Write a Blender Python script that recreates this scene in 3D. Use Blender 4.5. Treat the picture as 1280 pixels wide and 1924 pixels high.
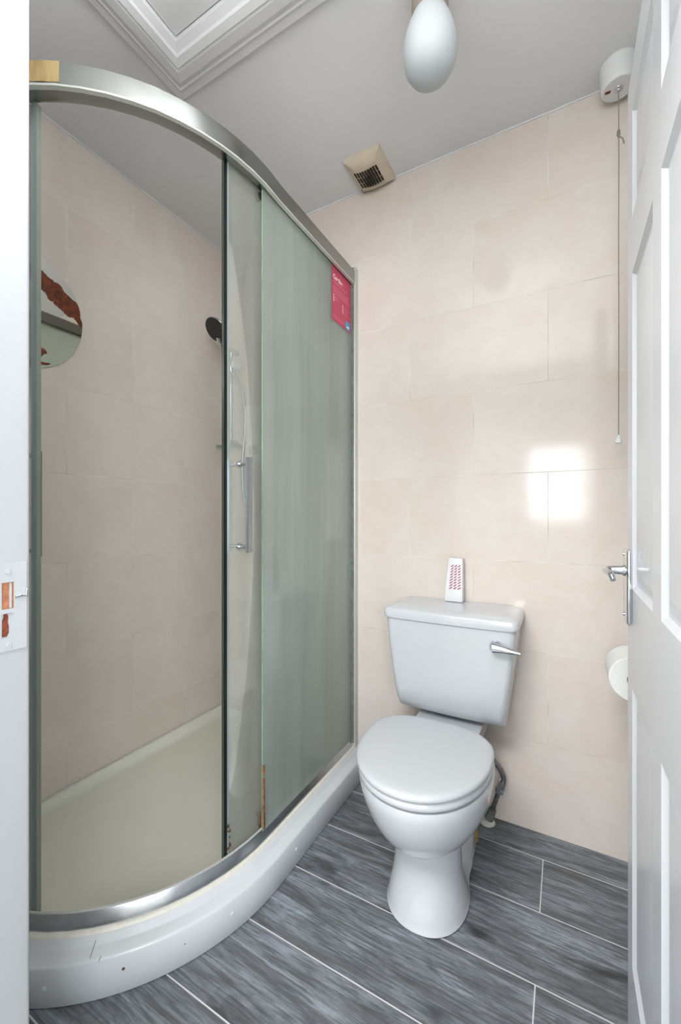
import bpy, bmesh, math, random
from mathutils import Vector, Matrix
random.seed(4)
scene = bpy.context.scene
for o in list(bpy.data.objects):
    bpy.data.objects.remove(o)
C = scene.collection
PI = math.pi

# ------------------------------------------------------------ camera
F_PX, HZ = 771.0, 970.0
TH = math.atan2(1062 - 640, F_PX)
cam_d = bpy.data.cameras.new('camera')
cam = bpy.data.objects.new('camera', cam_d); C.objects.link(cam)
cam.location = (1.52, -1.52, 1.0553)
cam.rotation_euler = (PI/2, 0, TH)
cam_d.sensor_fit = 'VERTICAL'; cam_d.sensor_height = 36; cam_d.sensor_width = 24
cam_d.lens = F_PX*36/1924
cam_d.shift_y = (HZ - 962)/1924
cam_d.clip_start = 0.02
scene.camera = cam
scene.view_settings.view_transform = 'Standard'
scene.view_settings.look = 'None'
scene.view_settings.gamma = 1
scene.view_settings.use_curve_mapping = False
scene.view_settings.exposure = 0.12

# ------------------------------------------------------------ light
w = bpy.data.worlds.new('World'); scene.world = w; w.use_nodes = True
bg = w.node_tree.nodes['Background']
bg.inputs[0].default_value = (0.86, 0.93, 1.0, 1); bg.inputs[1].default_value = 5.0

def area(name, loc, rot, sx, sy, power, col=(1, 1, 1)):
    d = bpy.data.lights.new(name, 'AREA'); d.shape = 'RECTANGLE'
    d.size = sx; d.size_y = sy; d.energy = power; d.color = col
    o = bpy.data.objects.new(name, d); C.objects.link(o)
    o.location = loc; o.rotation_euler = rot
    return o
# daylight of the landing window behind the camera
area('window_daylight', (1.41, -3.92, 1.46), (PI/2, 0, 0), 0.60, 0.84, 15, (0.95, 0.98, 1.0))
# added fill light on the landing's right side, brightening the shower; no window there
side_dir = Vector((-0.75, 0.62, 0.02))
area('side_fill', (2.62, -2.45, 1.35), side_dir.to_track_quat('-Z', 'Y').to_euler(), 0.9, 1.1, 46, (0.95, 0.98, 1.0))
# made-up overhead fill behind the camera, added to light floor and lower walls
area('landing_fill', (1.00, -2.12, 2.33), (0, 0, 0), 0.9, 0.6, 46, (0.98, 0.98, 1.0))

# added fill light inside the room, bounced off the wall above the door
fill_dir = Vector((-0.05, -0.80, 0.04))
area('bounce_fill', (1.30, -0.84, 2.08), fill_dir.to_track_quat('-Z', 'Y').to_euler(), 0.65, 0.30, 10.5, (0.96, 0.98, 1.0))

# ------------------------------------------------------------ materials
def lin(c):
    return tuple(((v/255)/12.92 if v/255 <= 0.04045 else ((v/255+0.055)/1.055)**2.4) for v in c) + (1,)

class NT:
    def __init__(s, name):
        s.m = bpy.data.materials.new(name); s.m.use_nodes = True
        s.t = s.m.node_tree; s.t.nodes.clear()
        s.out = s.n('ShaderNodeOutputMaterial')
    def n(s, typ, **k):
        x = s.t.nodes.new(typ)
        for a, b in k.items():
            setattr(x, a, b)
        return x
    def l(s, a, b):
        s.t.links.new(a, b)
    def math(s, op, a, b=None, clamp=False):
        x = s.n('ShaderNodeMath', operation=op); x.use_clamp = clamp
        for i, v in enumerate((a, b)):
            if v is None: continue
            if isinstance(v, (int, float)): x.inputs[i].default_value = v
            else: s.l(v, x.inputs[i])
        return x.outputs[0]
    def mix(s, f, a, b):
        x = s.n('ShaderNodeMix', data_type='RGBA')
        if isinstance(f, (int, float)): x.inputs[0].default_value = f
        else: s.l(f, x.inputs[0])
        for i, v in ((6, a), (7, b)):
            if isinstance(v, tuple): x.inputs[i].default_value = v
            else: s.l(v, x.inputs[i])
        return x.outputs[2]
    def ramp(s, v, stops):
        x = s.n('ShaderNodeValToRGB'); s.l(v, x.inputs[0])
        e = x.color_ramp.elements
        while len(e) < len(stops): e.new(0.5)
        for i, (p, c) in enumerate(stops):
            e[i].position = p
            e[i].color = c if isinstance(c, tuple) else (c, c, c, 1)
        return x.outputs[0]
    def noise(s, vec, scale, detail=4, rough=0.55, dist=0.0):
        x = s.n('ShaderNodeTexNoise'); s.l(vec, x.inputs['Vector'])
        x.inputs['Scale'].default_value = scale; x.inputs['Detail'].default_value = detail
        x.inputs['Roughness'].default_value = rough; x.inputs['Distortion'].default_value = dist
        return x.outputs['Fac']
    def pos(s):
        return s.n('ShaderNodeNewGeometry').outputs['Position']
    def combine(s, x, y, z=0.0):
        c = s.n('ShaderNodeCombineXYZ')
        for i, v in enumerate((x, y, z)):
            if isinstance(v, (int, float)): c.inputs[i].default_value = v
            else: s.l(v, c.inputs[i])
        return c.outputs[0]
    def sep(s, v):
        x = s.n('ShaderNodeSeparateXYZ'); s.l(v, x.inputs[0]); return x.outputs
    def bsdf(s, col, rough=0.5, metal=0.0, bump=None, bstr=0.1, bdist=0.01, **k):
        b = s.n('ShaderNodeBsdfPrincipled')
        if isinstance(col, tuple): b.inputs['Base Color'].default_value = col
        else: s.l(col, b.inputs['Base Color'])
        if isinstance(rough, (int, float)): b.inputs['Roughness'].default_value = rough
        else: s.l(rough, b.inputs['Roughness'])
        b.inputs['Metallic'].default_value = metal
        for kk, v in k.items(): b.inputs[kk.replace('_', ' ')].default_value = v
        if bump is not None:
            bp = s.n('ShaderNodeBump'); bp.inputs['Strength'].default_value = bstr
            bp.inputs['Distance'].default_value = bdist
            s.l(bump, bp.inputs['Height']); s.l(bp.outputs[0], b.inputs['Normal'])
        s.l(b.outputs[0], s.out.inputs[0])
        return b

def simple(name, rgb, rough=0.4, metal=0.0, var=0.04, scale=14, bstr=0.0, **k):
    m = NT(name); p = m.pos(); c = lin(rgb)
    nz = m.noise(p, scale, 5)
    d = tuple(max(0, v*(1-var*2)) for v in c[:3]) + (1,)
    col = m.mix(m.ramp(nz, [(0.3, 0.0), (0.75, 1.0)]), c, d)
    m.bsdf(col, rough, metal, nz if bstr else None, bstr, 0.004, **k)
    return m.m

def tile_mat(name, axis, bw, rh, u0, v0, shift):
    m = NT(name); p = m.pos(); s = m.sep(p)
    u = m.math('SUBTRACT', s[axis], u0 - 20*bw); v = m.math('SUBTRACT', s[2], v0 - 20*rh)
    bt = m.n('ShaderNodeTexBrick'); m.l(m.combine(u, v), bt.inputs['Vector'])
    bt.offset = 0.5; bt.offset_frequency = 2; bt.squash = 1
    bt.inputs['Scale'].default_value = 1; bt.inputs['Brick Width'].default_value = bw
    bt.inputs['Row Height'].default_value = rh; bt.inputs['Mortar Size'].default_value = 0.0011
    bt.inputs['Mortar Smooth'].default_value = 0.25; bt.inputs['Bias'].default_value = 0
    bt.inputs['Color1'].default_value = (0, 0, 0, 1); bt.inputs['Color2'].default_value = (1, 1, 1, 1)
    bt.inputs['Mortar'].default_value = (0.5, 0.5, 0.5, 1)
    # mottled sandstone print, different on every tile
    idx = m.math('MULTIPLY', m.sep(bt.outputs['Color'])[0], 3.7)
    pv = m.n('ShaderNodeVectorMath', operation='ADD'); m.l(p, pv.inputs[0]); m.l(m.combine(idx, idx, 0.0), pv.inputs[1])
    n1 = m.noise(pv.outputs[0], 3.2, 5, 0.6, 0.6)
    n2 = m.noise(pv.outputs[0], 16, 6, 0.65, 0.3)
    a = m.mix(m.ramp(n1, [(0.34, 0.0), (0.66, 1.0)]), lin((221, 208, 198)), lin((225, 217, 209)))
    b = m.mix(m.ramp(n2, [(0.42, 0.0), (0.72, 0.28)]), a, lin((214, 198, 186)))
    gn = m.noise(p, 9, 3)
    g = m.mix(m.ramp(gn, [(0.40, 0.0), (0.62, 1.0)]), lin((232, 228, 216)), lin((196, 184, 166)))
    col = m.mix(bt.outputs['Fac'], b, g)
    h = m.math('SUBTRACT', 1.0, bt.outputs['Fac'])
    rough = m.math('ADD', m.math('MULTIPLY', bt.outputs['Fac'], 0.5), 0.10)
    m.bsdf(col, rough, 0, h, 0.25, 0.002, Specular_IOR_Level=0.42)
    return m.m

M = {}
M['tileA'] = tile_mat('left wall tiles', 1, 0.504, 0.3095, -0.2217, 0.2745, 0)
M['tileB'] = tile_mat('back wall tiles', 0, 0.4775, 0.3013, 1.471, -0.003, 0)
M['plaster'] = simple('ceiling paint', (232, 232, 233), 0.75, 0, 0.03, 3, 0.05)
M['wallpaint'] = simple('white wall paint', (238, 238, 236), 0.8)
M['gloss'] = simple('white gloss paint', (172, 175, 178), 0.45, 0, 0.02, 8, 0.02)
M['doorpaint'] = simple('white door paint', (207, 210, 214), 0.25, 0, 0.015, 5, 0.02)
M['china'] = simple('white vitreous china', (203, 206, 209), 0.12, 0, 0.01, 6, Coat_Weight=0.3)
M['seatp'] = simple('white seat plastic', (194, 197, 200), 0.35, 0, 0.01, 6)
M['acrylic'] = simple('white tray acrylic', (206, 209, 212), 0.25, 0, 0.03, 9)
M['trayfloor'] = simple('cream tray floor', (234, 234, 220), 0.35, 0, 0.03, 4)
M['silicone'] = simple('aged cream silicone', (222, 219, 208), 0.4, 0, 0.07, 60, 0.3)
M['chrome'] = simple('chrome', (205, 208, 212), 0.10, 1.0, 0.02, 20)
M['header'] = simple('brushed chrome header', (158, 160, 157), 0.22, 1.0, 0.03, 12)
M['edgetrim'] = simple('grey edge trim', (158, 172, 176), 0.3, 0.4, 0.03, 20)
M['alu'] = simple('polished aluminium', (200, 203, 206), 0.26, 1.0, 0.08, 40)
M['aluwhite'] = simple('pale anodised profile', (205, 207, 200), 0.35, 0.3, 0.03, 20)
M['black'] = simple('black rubber seal', (12, 18, 17), 0.3)
M['whitep'] = simple('white plastic', (228, 229, 229), 0.3, 0, 0.015, 10)
M['creamp'] = simple('aged cream plastic', (214, 199, 178), 0.4, 0, 0.05, 30)
M['dark'] = simple('dark opening', (38, 32, 25), 0.8)
M['paper'] = simple('toilet paper', (236, 236, 234), 0.95, 0, 0.03, 90, 0.2)
M['red'] = simple('red indicator', (120, 25, 22), 0.4)
M['cord'] = simple('grubby pull cord', (150, 138, 122), 0.8)
M['greyp'] = simple('grey push fit pipe', (128, 128, 126), 0.4, 0, 0.25, 60, 0.2)
M['pipe'] = simple('tarnished chrome pipe', (165, 166, 168), 0.28, 0.9, 0.35, 70, 0.2)
M['brass'] = simple('brass pipe nut', (190, 160, 110), 0.4, 0.5)
M['opal'] = simple('opal glass', (186, 191, 193), 0.4, 0, 0.01, 8, Specular_IOR_Level=0.3)
M['brown'] = simple('browned lamp collar', (150, 138, 126), 0.5, 0, 0.12, 40)
M['amber'] = NT('amber streaked strip')
_m = M['amber']; _p = _m.pos(); _s = _m.sep(_p)
_v = _m.combine(_m.math('MULTIPLY', _s[0], 60), _m.math('MULTIPLY', _s[1], 60), _m.math('MULTIPLY', _s[2], 9))
_c = _m.mix(_m.ramp(_m.noise(_v, 1, 3), [(0.4, 0.0), (0.7, 1.0)]), lin((186, 162, 112)), lin((150, 124, 78)))
_m.bsdf(_c, 0.35); M['amber'] = _m.m
M['magenta'] = simple('magenta print', (196, 56, 92), 0.4, 0, 0.01)
M['ink'] = simple('white print', (248, 232, 234), 0.5)
M['pinkink'] = simple('pale pink print', (222, 130, 150), 0.5)
M['cyan'] = simple('blue print', (60, 160, 200), 0.4)
M['maroon'] = simple('freshener red gel', (176, 70, 100), 0.4)
M['rustdark'] = simple('rust', (112, 82, 56), 0.85, 0, 0.4, 160, 0.6)
M['wood'] = simple('raw red timber', (136, 66, 38), 0.8, 0, 0.35, 120, 0.6)
M['peach'] = simple('raw pale timber', (178, 118, 84), 0.8, 0, 0.25, 120, 0.5)
M['scratch'] = simple('scuff mark', (150, 150, 150), 0.6)
M['carpet'] = simple('landing carpet', (150, 146, 140), 0.95, 0, 0.1, 200)

def floor_mat():
    m = NT('dark wood effect plank tiles'); p = m.pos(); s = m.sep(p)
    bw, rh = 1.20, 0.192
    u = m.math('ADD', s[0], 20*bw - 1.461 + bw*0); v = m.math('ADD', s[1], 0.115 + 20*rh)
    bt = m.n('ShaderNodeTexBrick'); m.l(m.combine(u, v), bt.inputs['Vector'])
    bt.offset = 0.667; bt.offset_frequency = 2
    bt.inputs['Scale'].default_value = 1; bt.inputs['Brick Width'].default_value = bw
    bt.inputs['Row Height'].default_value = rh; bt.inputs['Mortar Size'].default_value = 0.0016
    bt.inputs['Mortar Smooth'].default_value = 0.1; bt.inputs['Bias'].default_value = 0
    bt.inputs['Color1'].default_value = (0, 0, 0, 1); bt.inputs['Color2'].default_value = (1, 1, 1, 1)
    k = m.sep(bt.outputs['Color'])[0]
    off = m.math('MULTIPLY', k, 7.3)
    wv = m.combine(m.math('ADD', m.math('MULTIPLY', s[0], 2.6), off), m.math('ADD', m.math('MULTIPLY', s[1], 15), off), off)
    n1 = m.noise(wv, 1.25, 8, 0.68, 1.0)
    wv2 = m.combine(m.math('ADD', m.math('MULTIPLY', s[0], 7), off), m.math('MULTIPLY', s[1], 130), off)
    n2 = m.noise(wv2, 1.4, 5, 0.7, 0.4)
    wv3 = m.combine(m.math('ADD', m.math('MULTIPLY', s[0], 4.5), off), m.math('ADD', m.math('MULTIPLY', s[1], 11), off), off)
    kn = m.noise(wv3, 1.2, 3, 0.5, 0.2)
    a = m.ramp(n1, [(0.28, lin((66, 67, 69))), (0.42, lin((104, 106, 109))), (0.55, lin((136, 142, 150))), (0.72, lin((170, 180, 192)))])
    b = m.mix(m.ramp(n2, [(0.42, 0.75), (0.54, 0.0)]), a, lin((68, 70, 72)))
    c = m.mix(m.ramp(kn, [(0.60, 0.0), (0.72, 0.8)]), b, lin((38, 39, 41)))
    vo = m.n('ShaderNodeTexVoronoi'); vo.inputs['Scale'].default_value = 1.0; vo.inputs['Randomness'].default_value = 1.0
    m.l(m.combine(m.math('ADD', m.math('MULTIPLY', s[0], 3.1), off), m.math('ADD', m.math('MULTIPLY', s[1], 7.0), off), 0.0), vo.inputs['Vector'])
    vd = m.math('ADD', vo.outputs['Distance'], m.math('MULTIPLY', m.math('SUBTRACT', n1, 0.5), 0.35))
    c = m.mix(m.ramp(vd, [(0.05, 0.85), (0.16, 0.0)]), c, lin((36, 37, 39)))
    c = m.mix(m.ramp(m.math('SINE', m.math('MULTIPLY', vd, 70)), [(0.55, 0.0), (0.95, 0.16)]), c, lin((60, 62, 66)))
    dd = m.mix(m.ramp(m.math('MULTIPLY', k, 1.0), [(0, 0.0), (1, 0.30)]), c, lin((96, 98, 100)))
    col = m.mix(bt.outputs['Fac'], dd, lin((205, 205, 205)))
    h = m.math('ADD', m.math('MULTIPLY', bt.outputs['Fac'], -1.0), m.math('MULTIPLY', n2, 0.3))
    m.bsdf(col, 0.42, 0, h, 0.2, 0.002)
    return m.m
M['floor'] = floor_mat()

def glass_mat(name, tint, haze_lo, haze_hi, hazecol):
    m = NT(name); p = m.pos(); s = m.sep(p)
    st = m.combine(m.math('MULTIPLY', s[0], 14), m.math('MULTIPLY', s[1], 14), m.math('MULTIPLY', s[2], 1.1))
    n1 = m.noise(st, 1.0, 3, 0.5, 0.2)
    n2 = m.noise(p, 2.5, 2)
    f = m.ramp(m.math('ADD', m.math('MULTIPLY', n1, 0.6), m.math('MULTIPLY', n2, 0.4)), [(0.3, haze_lo), (0.7, haze_hi)])
    tr = m.n('ShaderNodeBsdfTransparent'); tr.inputs[0].default_value = tint
    df = m.n('ShaderNodeBsdfDiffuse'); df.inputs[0].default_value = hazecol
    tl = m.n('ShaderNodeBsdfTranslucent'); tl.inputs[0].default_value = hazecol
    mx0 = m.n('ShaderNodeMixShader'); mx0.inputs[0].default_value = 0.45; m.l(df.outputs[0], mx0.inputs[1]); m.l(tl.outputs[0], mx0.inputs[2])
    mx1 = m.n('ShaderNodeMixShader'); m.l(f, mx1.inputs[0]); m.l(tr.outputs[0], mx1.inputs[1]); m.l(mx0.outputs[0], mx1.inputs[2])
    gl = m.n('ShaderNodeBsdfGlossy'); gl.inputs['Roughness'].default_value = 0.03
    fr = m.n('ShaderNodeFresnel'); fr.inputs[0].default_value = 1.4
    mx2 = m.n('ShaderNodeMixShader'); m.l(m.math('MULTIPLY', fr.outputs[0], 0.8), mx2.inputs[0]); m.l(mx1.outputs[0], mx2.inputs[1]); m.l(gl.outputs[0], mx2.inputs[2])
    m.l(mx2.outputs[0], m.out.inputs[0])
    return m.m
M['glassfix'] = glass_mat('green tinted limescaled glass', (0.955, 0.985, 0.97, 1), 0.32, 0.44, lin((232, 243, 234)))
M['glassdoor'] = glass_mat('limescaled door glass', (0.965, 0.985, 0.97, 1), 0.17, 0.28, lin((240, 241, 232)))
M['glassedge'] = simple('green glass edge', (140, 165, 138), 0.15, 0, 0.15, 30)
M['greyseal'] = simple('grey green seal', (132, 140, 130), 0.4)
M['clear'] = glass_mat('clear window glass', (0.98, 1, 1, 1), 0.0, 0.02, (0.9, 0.9, 0.9, 1))
M['clearp'] = glass_mat('clear soap dish plastic', (0.85, 0.9, 0.88, 1), 0.1, 0.3, (0.7, 0.7, 0.66, 1))

def mirror_mat():
    m = NT('decayed mirror silvering'); p = m.pos(); s = m.sep(p)
    cy, cz, R = -0.872, 1.729, 0.196
    y = m.math('DIVIDE', m.math('SUBTRACT', s[1], cy), R); z = m.math('DIVIDE', m.math('SUBTRACT', s[2], cz), R)
    nz = m.math('SUBTRACT', m.noise(p, 22, 6, 0.7), 0.5)
    # long blister down the upper right of the disc
    def blob(y0, z0, y1, z1, w0, w1, amp):
        dy, dz = y1-y0, z1-z0; L2 = dy*dy+dz*dz
        t = m.math('DIVIDE', m.math('ADD', m.math('MULTIPLY', m.math('SUBTRACT', y, y0), dy), m.math('MULTIPLY', m.math('SUBTRACT', z, z0), dz)), L2, )
        x = m.n('ShaderNodeClamp'); m.l(t, x.inputs[0]); t = x.outputs[0]
        ey = m.math('SUBTRACT', m.math('SUBTRACT', y, y0), m.math('MULTIPLY', t, dy))
        ez = m.math('SUBTRACT', m.math('SUBTRACT', z, z0), m.math('MULTIPLY', t, dz))
        d = m.math('SQRT', m.math('ADD', m.math('MULTIPLY', ey, ey), m.math('MULTIPLY', ez, ez)))
        wd = m.math('ADD', m.math('ADD', w0, m.math('MULTIPLY', t, w1-w0)), m.math('MULTIPLY', nz, amp))
        return m.math('LESS_THAN', d, wd)
    bs = [blob(0.05, 0.72, 0.52, 0.42, 0.09, 0.17, 0.25), blob(0.52, 0.42, 0.80, 0.25, 0.17, 0.17, 0.22),
          blob(0.80, 0.30, 0.985, 0.02, 0.10, 0.03, 0.06),
          blob(0.05, -0.93, 0.45, -0.84, 0.05, 0.02, 0.12), blob(0.22, -0.86, 0.30, -0.66, 0.04, 0.09, 0.3)]
    f = bs[0]
    for b in bs[1:]: f = m.math('MAXIMUM', f, b)
    rc = m.ramp(m.noise(p, 60, 6, 0.7), [(0.3, lin((52, 26, 18))), (0.5, lin((112, 52, 28))), (0.7, lin((150, 78, 38)))])
    mi = m.n('ShaderNodeBsdfPrincipled'); mi.inputs['Base Color'].default_value = lin((226, 228, 221)); mi.inputs['Metallic'].default_value = 1; mi.inputs['Roughness'].default_value = 0.03
    ru = m.n('ShaderNodeBsdfPrincipled'); m.l(rc, ru.inputs['Base Color']); ru.inputs['Roughness'].default_value = 0.35
    mx = m.n('ShaderNodeMixShader'); m.l(f, mx.inputs[0]); m.l(mi.outputs[0], mx.inputs[1]); m.l(ru.outputs[0], mx.inputs[2])
    m.l(mx.outputs[0], m.out.inputs[0])
    return m.m
M['mirror'] = mirror_mat()

def showerface_mat():
    m = NT('black spray face'); p = m.pos()
    v = m.n('ShaderNodeTexVoronoi'); m.l(p, v.inputs['Vector']); v.inputs['Scale'].default_value = 160
    c = m.mix(m.ramp(v.outputs['Distance'], [(0.22, 1.0), (0.34, 0.0)]), lin((22, 20, 18)), lin((78, 72, 60)))
    m.bsdf(c, 0.4); return m.m
M['spray'] = showerface_mat()

# ------------------------------------------------------------ mesh helpers
class MB:
    """collects geometry in room coordinates"""
    def __init__(s):
        s.v = []; s.f = []; s.mi = []
    def add(s, vs, fs, mi=0):
        k = len(s.v); s.v += [Vector(v) for v in vs]
        s.f += [tuple(i+k for i in f) for f in fs]; s.mi += [mi]*len(fs)
        return s
    def box(s, x0, x1, y0, y1, z0, z1, mi=0):
        vs = [(x, y, z) for z in (z0, z1) for y in (y0, y1) for x in (x0, x1)]
        return s.add(vs, [(0, 2, 3, 1), (4, 5, 7, 6), (0, 1, 5, 4), (2, 6, 7, 3), (0, 4, 6, 2), (1, 3, 7, 5)], mi)
    def loft(s, rings, cap=True, closed=False, mi=0):
        n = len(rings[0]); vs = [p for r in rings for p in r]; fs = []
        R = len(rings)
        for i in range(R if closed else R-1):
            a, b = i*n, ((i+1) % R)*n
            for j in range(n):
                fs.append((a+j, a+(j+1) % n, b+(j+1) % n, b+j))
        if cap and not closed:
            fs.append(tuple(range(n-1, -1, -1))); fs.append(tuple((R-1)*n+i for i in range(n)))
        return s.add(vs, fs, mi)
    def cyl(s, p0, p1, r0, r1=None, n=24, mi=0, cap=True):
        r1 = r0 if r1 is None else r1
        p0, p1 = Vector(p0), Vector(p1); d = (p1-p0).normalized()
        a = d.orthogonal().normalized(); b = d.cross(a)
        ring = lambda p, r: [p + (a*math.cos(t)+b*math.sin(t))*r for t in [2*PI*i/n for i in range(n)]]
        return s.loft([ring(p0, r0), ring(p1, r1)], cap, False, mi)
    def prof(s, p0, d, pts, n=32, mi=0):
        """lathe: pts = [(distance along d, radius)]"""
        p0, d = Vector(p0), Vector(d).normalized()
        a = d.orthogonal().normalized(); b = d.cross(a)
        return s.loft([[p0 + d*h + (a*math.cos(t)+b*math.sin(t))*r for t in [2*PI*i/n for i in range(n)]] for h, r in pts], True, False, mi)
    def tube(s, path, r, n=12, mi=0):
        P = [Vector(p) for p in path]; rings = []; a = None
        for i, p in enumerate(P):
            t = (P[min(i+1, len(P)-1)] - P[max(i-1, 0)]).normalized()
            a = t.orthogonal().normalized() if a is None else (a - t*a.dot(t)).normalized()
            b = t.cross(a); rr = r(i/(len(P)-1)) if callable(r) else r
            rings.append([p + (a*math.cos(q)+b*math.sin(q))*rr for q in [2*PI*j/n for j in range(n)]])
        return s.loft(rings, True, False, mi)
    def build(s, name, mats, parent=None, bevel=0, seg=3, smooth=True, angle=35, sub=0):
        me = bpy.data.meshes.new(name)
        off = Vector((0, 0, 0)); q = parent
        while q is not None:
            off += q.location; q = q.parent
        me.from_pydata([v-off for v in s.v], [], s.f)
        for mt in (mats if isinstance(mats, (list, tuple)) else [mats]):
            me.materials.append(M[mt] if isinstance(mt, str) else mt)
        for p, i in zip(me.polygons, s.mi): p.material_index = i
        bm = bmesh.new(); bm.from_mesh(me); bmesh.ops.recalc_face_normals(bm, faces=bm.faces)
        if smooth:
            for f in bm.faces: f.smooth = True
            for e in bm.edges:
                if len(e.link_faces) == 2 and e.calc_face_angle(0) > math.radians(angle): e.smooth = False
        bm.to_mesh(me); bm.free()
        o = bpy.data.objects.new(name, me); C.objects.link(o); o.parent = parent
        if bevel:
            b = o.modifiers.new('bevel', 'BEVEL'); b.width = bevel; b.segments = seg; b.limit_method = 'ANGLE'; b.angle_limit = math.radians(40)
            b.harden_normals = False
            if smooth:
                for e in me.edges: e.use_edge_sharp = False
        if sub:
            m_ = o.modifiers.new('sub', 'SUBSURF'); m_.levels = sub; m_.render_levels = sub
        return o

def catmull(pts, k=8):
    P = [Vector(p) for p in pts]; P = [2*P[0]-P[1]] + P + [2*P[-1]-P[-2]]; out = []
    for i in range(1, len(P)-2):
        for j in range(k):
            t = j/k; a, b, c, d = P[i-1:i+3]
            out.append(0.5*((2*b)+(c-a)*t+(2*a-5*b+4*c-d)*t*t+(3*b-a-3*c+d)*t**3))
    out.append(P[-2]); return out

def thing(name, label, cat, loc, group=None):
    o = bpy.data.objects.new(name, None); C.objects.link(o); o.location = loc
    o.empty_display_size = 0.05
    o['label'] = label; o['category'] = cat
    if group: o['group'] = group
    bpy.context.view_layer.update()
    return o
def tag(o, label, cat):
    o['label'] = label; o['category'] = cat; return o
def struct(o):
    o['kind'] = 'structure'; return o
def lab(o, t):
    o['label'] = t; return o

# ------------------------------------------------------------ room shell
CEIL, RW, FW = 2.39, 1.745, -1.222      # ceiling height, right wall, inner face of the door wall
DJ, DR, DH = 0.858, 1.690, 1.935        # door opening
struct(MB().box(-0.12, RW+0.12, FW-0.12, 0.12, -0.12, 0).build('floor', 'floor', smooth=False))
struct(MB().box(-0.12, RW+0.12, FW-0.12, 0.12, CEIL, CEIL+0.12).build('ceiling', 'plaster', smooth=False))
struct(MB().box(-0.12, 0, FW-0.12, 0.12, 0, CEIL).build('wall_left', 'tileA', smooth=False))
struct(MB().box(0, RW, 0, 0.12, 0, CEIL).build('wall_back', 'tileB', smooth=False))
struct(MB().box(RW, RW+0.12, FW-0.12, 0.12, 0, CEIL).build('wall_right', 'wallpaint', smooth=False))
wf = MB().box(0, DJ-0.03, FW-0.12, FW, 0, CEIL).box(DR+0.02, RW, FW-0.12, FW, 0, CEIL).box(DJ-0.03, DR+0.02, FW-0.12, FW, DH+0.03, CEIL)
struct(wf.build('wall_front', 'wallpaint', smooth=False))
# bead of filler between wall tiles and ceiling
fl = MB()
for k in range(60):
    x = k*RW/60; fl.box(x, x+RW/60, -0.0028-0.0015*random.random(), 0, CEIL-0.003-0.003*random.random(), CEIL)
    y = -k*1.2/60; fl.box(0, 0.0028+0.0015*random.random(), y-1.2/60, y, CEIL-0.003-0.003*random.random(), CEIL)
struct(fl.build('trim_1', 'plaster', smooth=False))
# landing behind the camera
HY = -3.8
struct(MB().box(0.2, 2.7, HY-0.12, FW-0.12, -0.12, 0).build('floor_landing', 'carpet', smooth=False))
struct(MB().box(0.2, 2.7, HY-0.12, FW-0.12, CEIL, CEIL+0.12).build('ceiling_landing', 'wallpaint', smooth=False))
struct(MB().box(0.08, 0.2, HY-0.12, FW-0.12, 0, CEIL).build('wall_landing_left', 'wallpaint', smooth=False))
struct(MB().box(2.7, 2.82, HY-0.12, FW-0.12, 0, CEIL).build('wall_landing_right', 'wallpaint', smooth=False))
wb = MB().box(0.2, 1.107, HY-0.12, HY, 0, CEIL).box(1.793, 2.7, HY-0.12, HY, 0, CEIL).box(1.107, 1.793, HY-0.12, HY, 0, 0.88).box(1.107, 1.793, HY-0.12, HY, 1.90, CEIL)
struct(wb.build('wall_landing_back', 'wallpaint', smooth=False))
wn = struct(MB().box(1.107, 1.14, HY-0.08, HY-0.03, 0.88, 1.90).box(1.76, 1.793, HY-0.08, HY-0.03, 0.88, 1.90).box(1.14, 1.76, HY-0.08, HY-0.03, 0.88, 0.92).box(1.14, 1.76, HY-0.08, HY-0.03, 1.86, 1.90).build('window_1', 'gloss', smooth=False))

# door frame with strike plate
fr = MB()
fr.box(DJ-0.03, DJ, FW-0.135, FW, 0, DH).box(DR, DR+0.02, FW-0.135, FW, 0, DH).box(DJ-0.03, DR+0.02, FW-0.135, FW, DH, DH+0.03)
fr.box(DJ, DJ+0.012, FW-0.12, FW-0.062, 0, DH-0.012)
frame = struct(fr.build('trim_2', 'gloss', bevel=0.005))
def plate_ring(m, x0, x1, ys, zs):
    """painted plate with two cut-outs: ys/zs are grid lines, holes at the given cells"""
    holes = {(1, 1), (1, 3)}
    for i in range(len(ys)-1):
        for j in range(len(zs)-1):
            if (i, j) in holes: continue
            m.box(x0, x1, min(ys[i], ys[i+1]), max(ys[i], ys[i+1]), zs[j], zs[j+1])
sp = MB(); plate_ring(sp, DJ, DJ+0.0018, [-1.2275, -1.2425, -1.2565, -1.268], [0.873, 0.891, 0.924, 0.930, 0.966, 0.992])
plate = sp.build('strike_plate', 'gloss', frame, smooth=False)
MB().box(DJ, DJ+0.0004, -1.2565, -1.2425, 0.930, 0.966).build('latch_hole', 'peach', frame, smooth=False)
bh = MB(); ol = [(-1.2560, 0.893), (-1.2555, 0.915), (-1.2545, 0.918), (-1.2540, 0.9235), (-1.2500, 0.9237), (-1.2485, 0.920), (-1.2492, 0.912), (-1.2480, 0.905), (-1.2484, 0.897), (-1.2505, 0.8925)]
bh.box(DJ, DJ+0.0003, -1.2565, -1.2425, 0.891, 0.924)
bh.build('bolt_recess', 'gloss', frame, smooth=False)
MB().loft([[(DJ+0.0003, y, z) for y, z in ol], [(DJ+0.0006, y, z) for y, z in ol]], True).build('bolt_hole', 'wood', frame, smooth=False)
MB().box(DJ+0.0004, DJ+0.0008, -1.2475, -1.2448, 0.931, 0.965).build('paint_strip', 'gloss', frame, smooth=False)
MB().cyl((DJ+0.001, -1.2495, 0.980), (DJ+0.0032, -1.2495, 0.980), 0.0036, 0.003).build('screw', 'gloss', frame)
MB().cyl((DJ+0.001, -1.2485, 0.881), (DJ+0.0030, -1.2485, 0.881), 0.0033, 0.0028).build('screw', 'gloss', frame)
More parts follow.
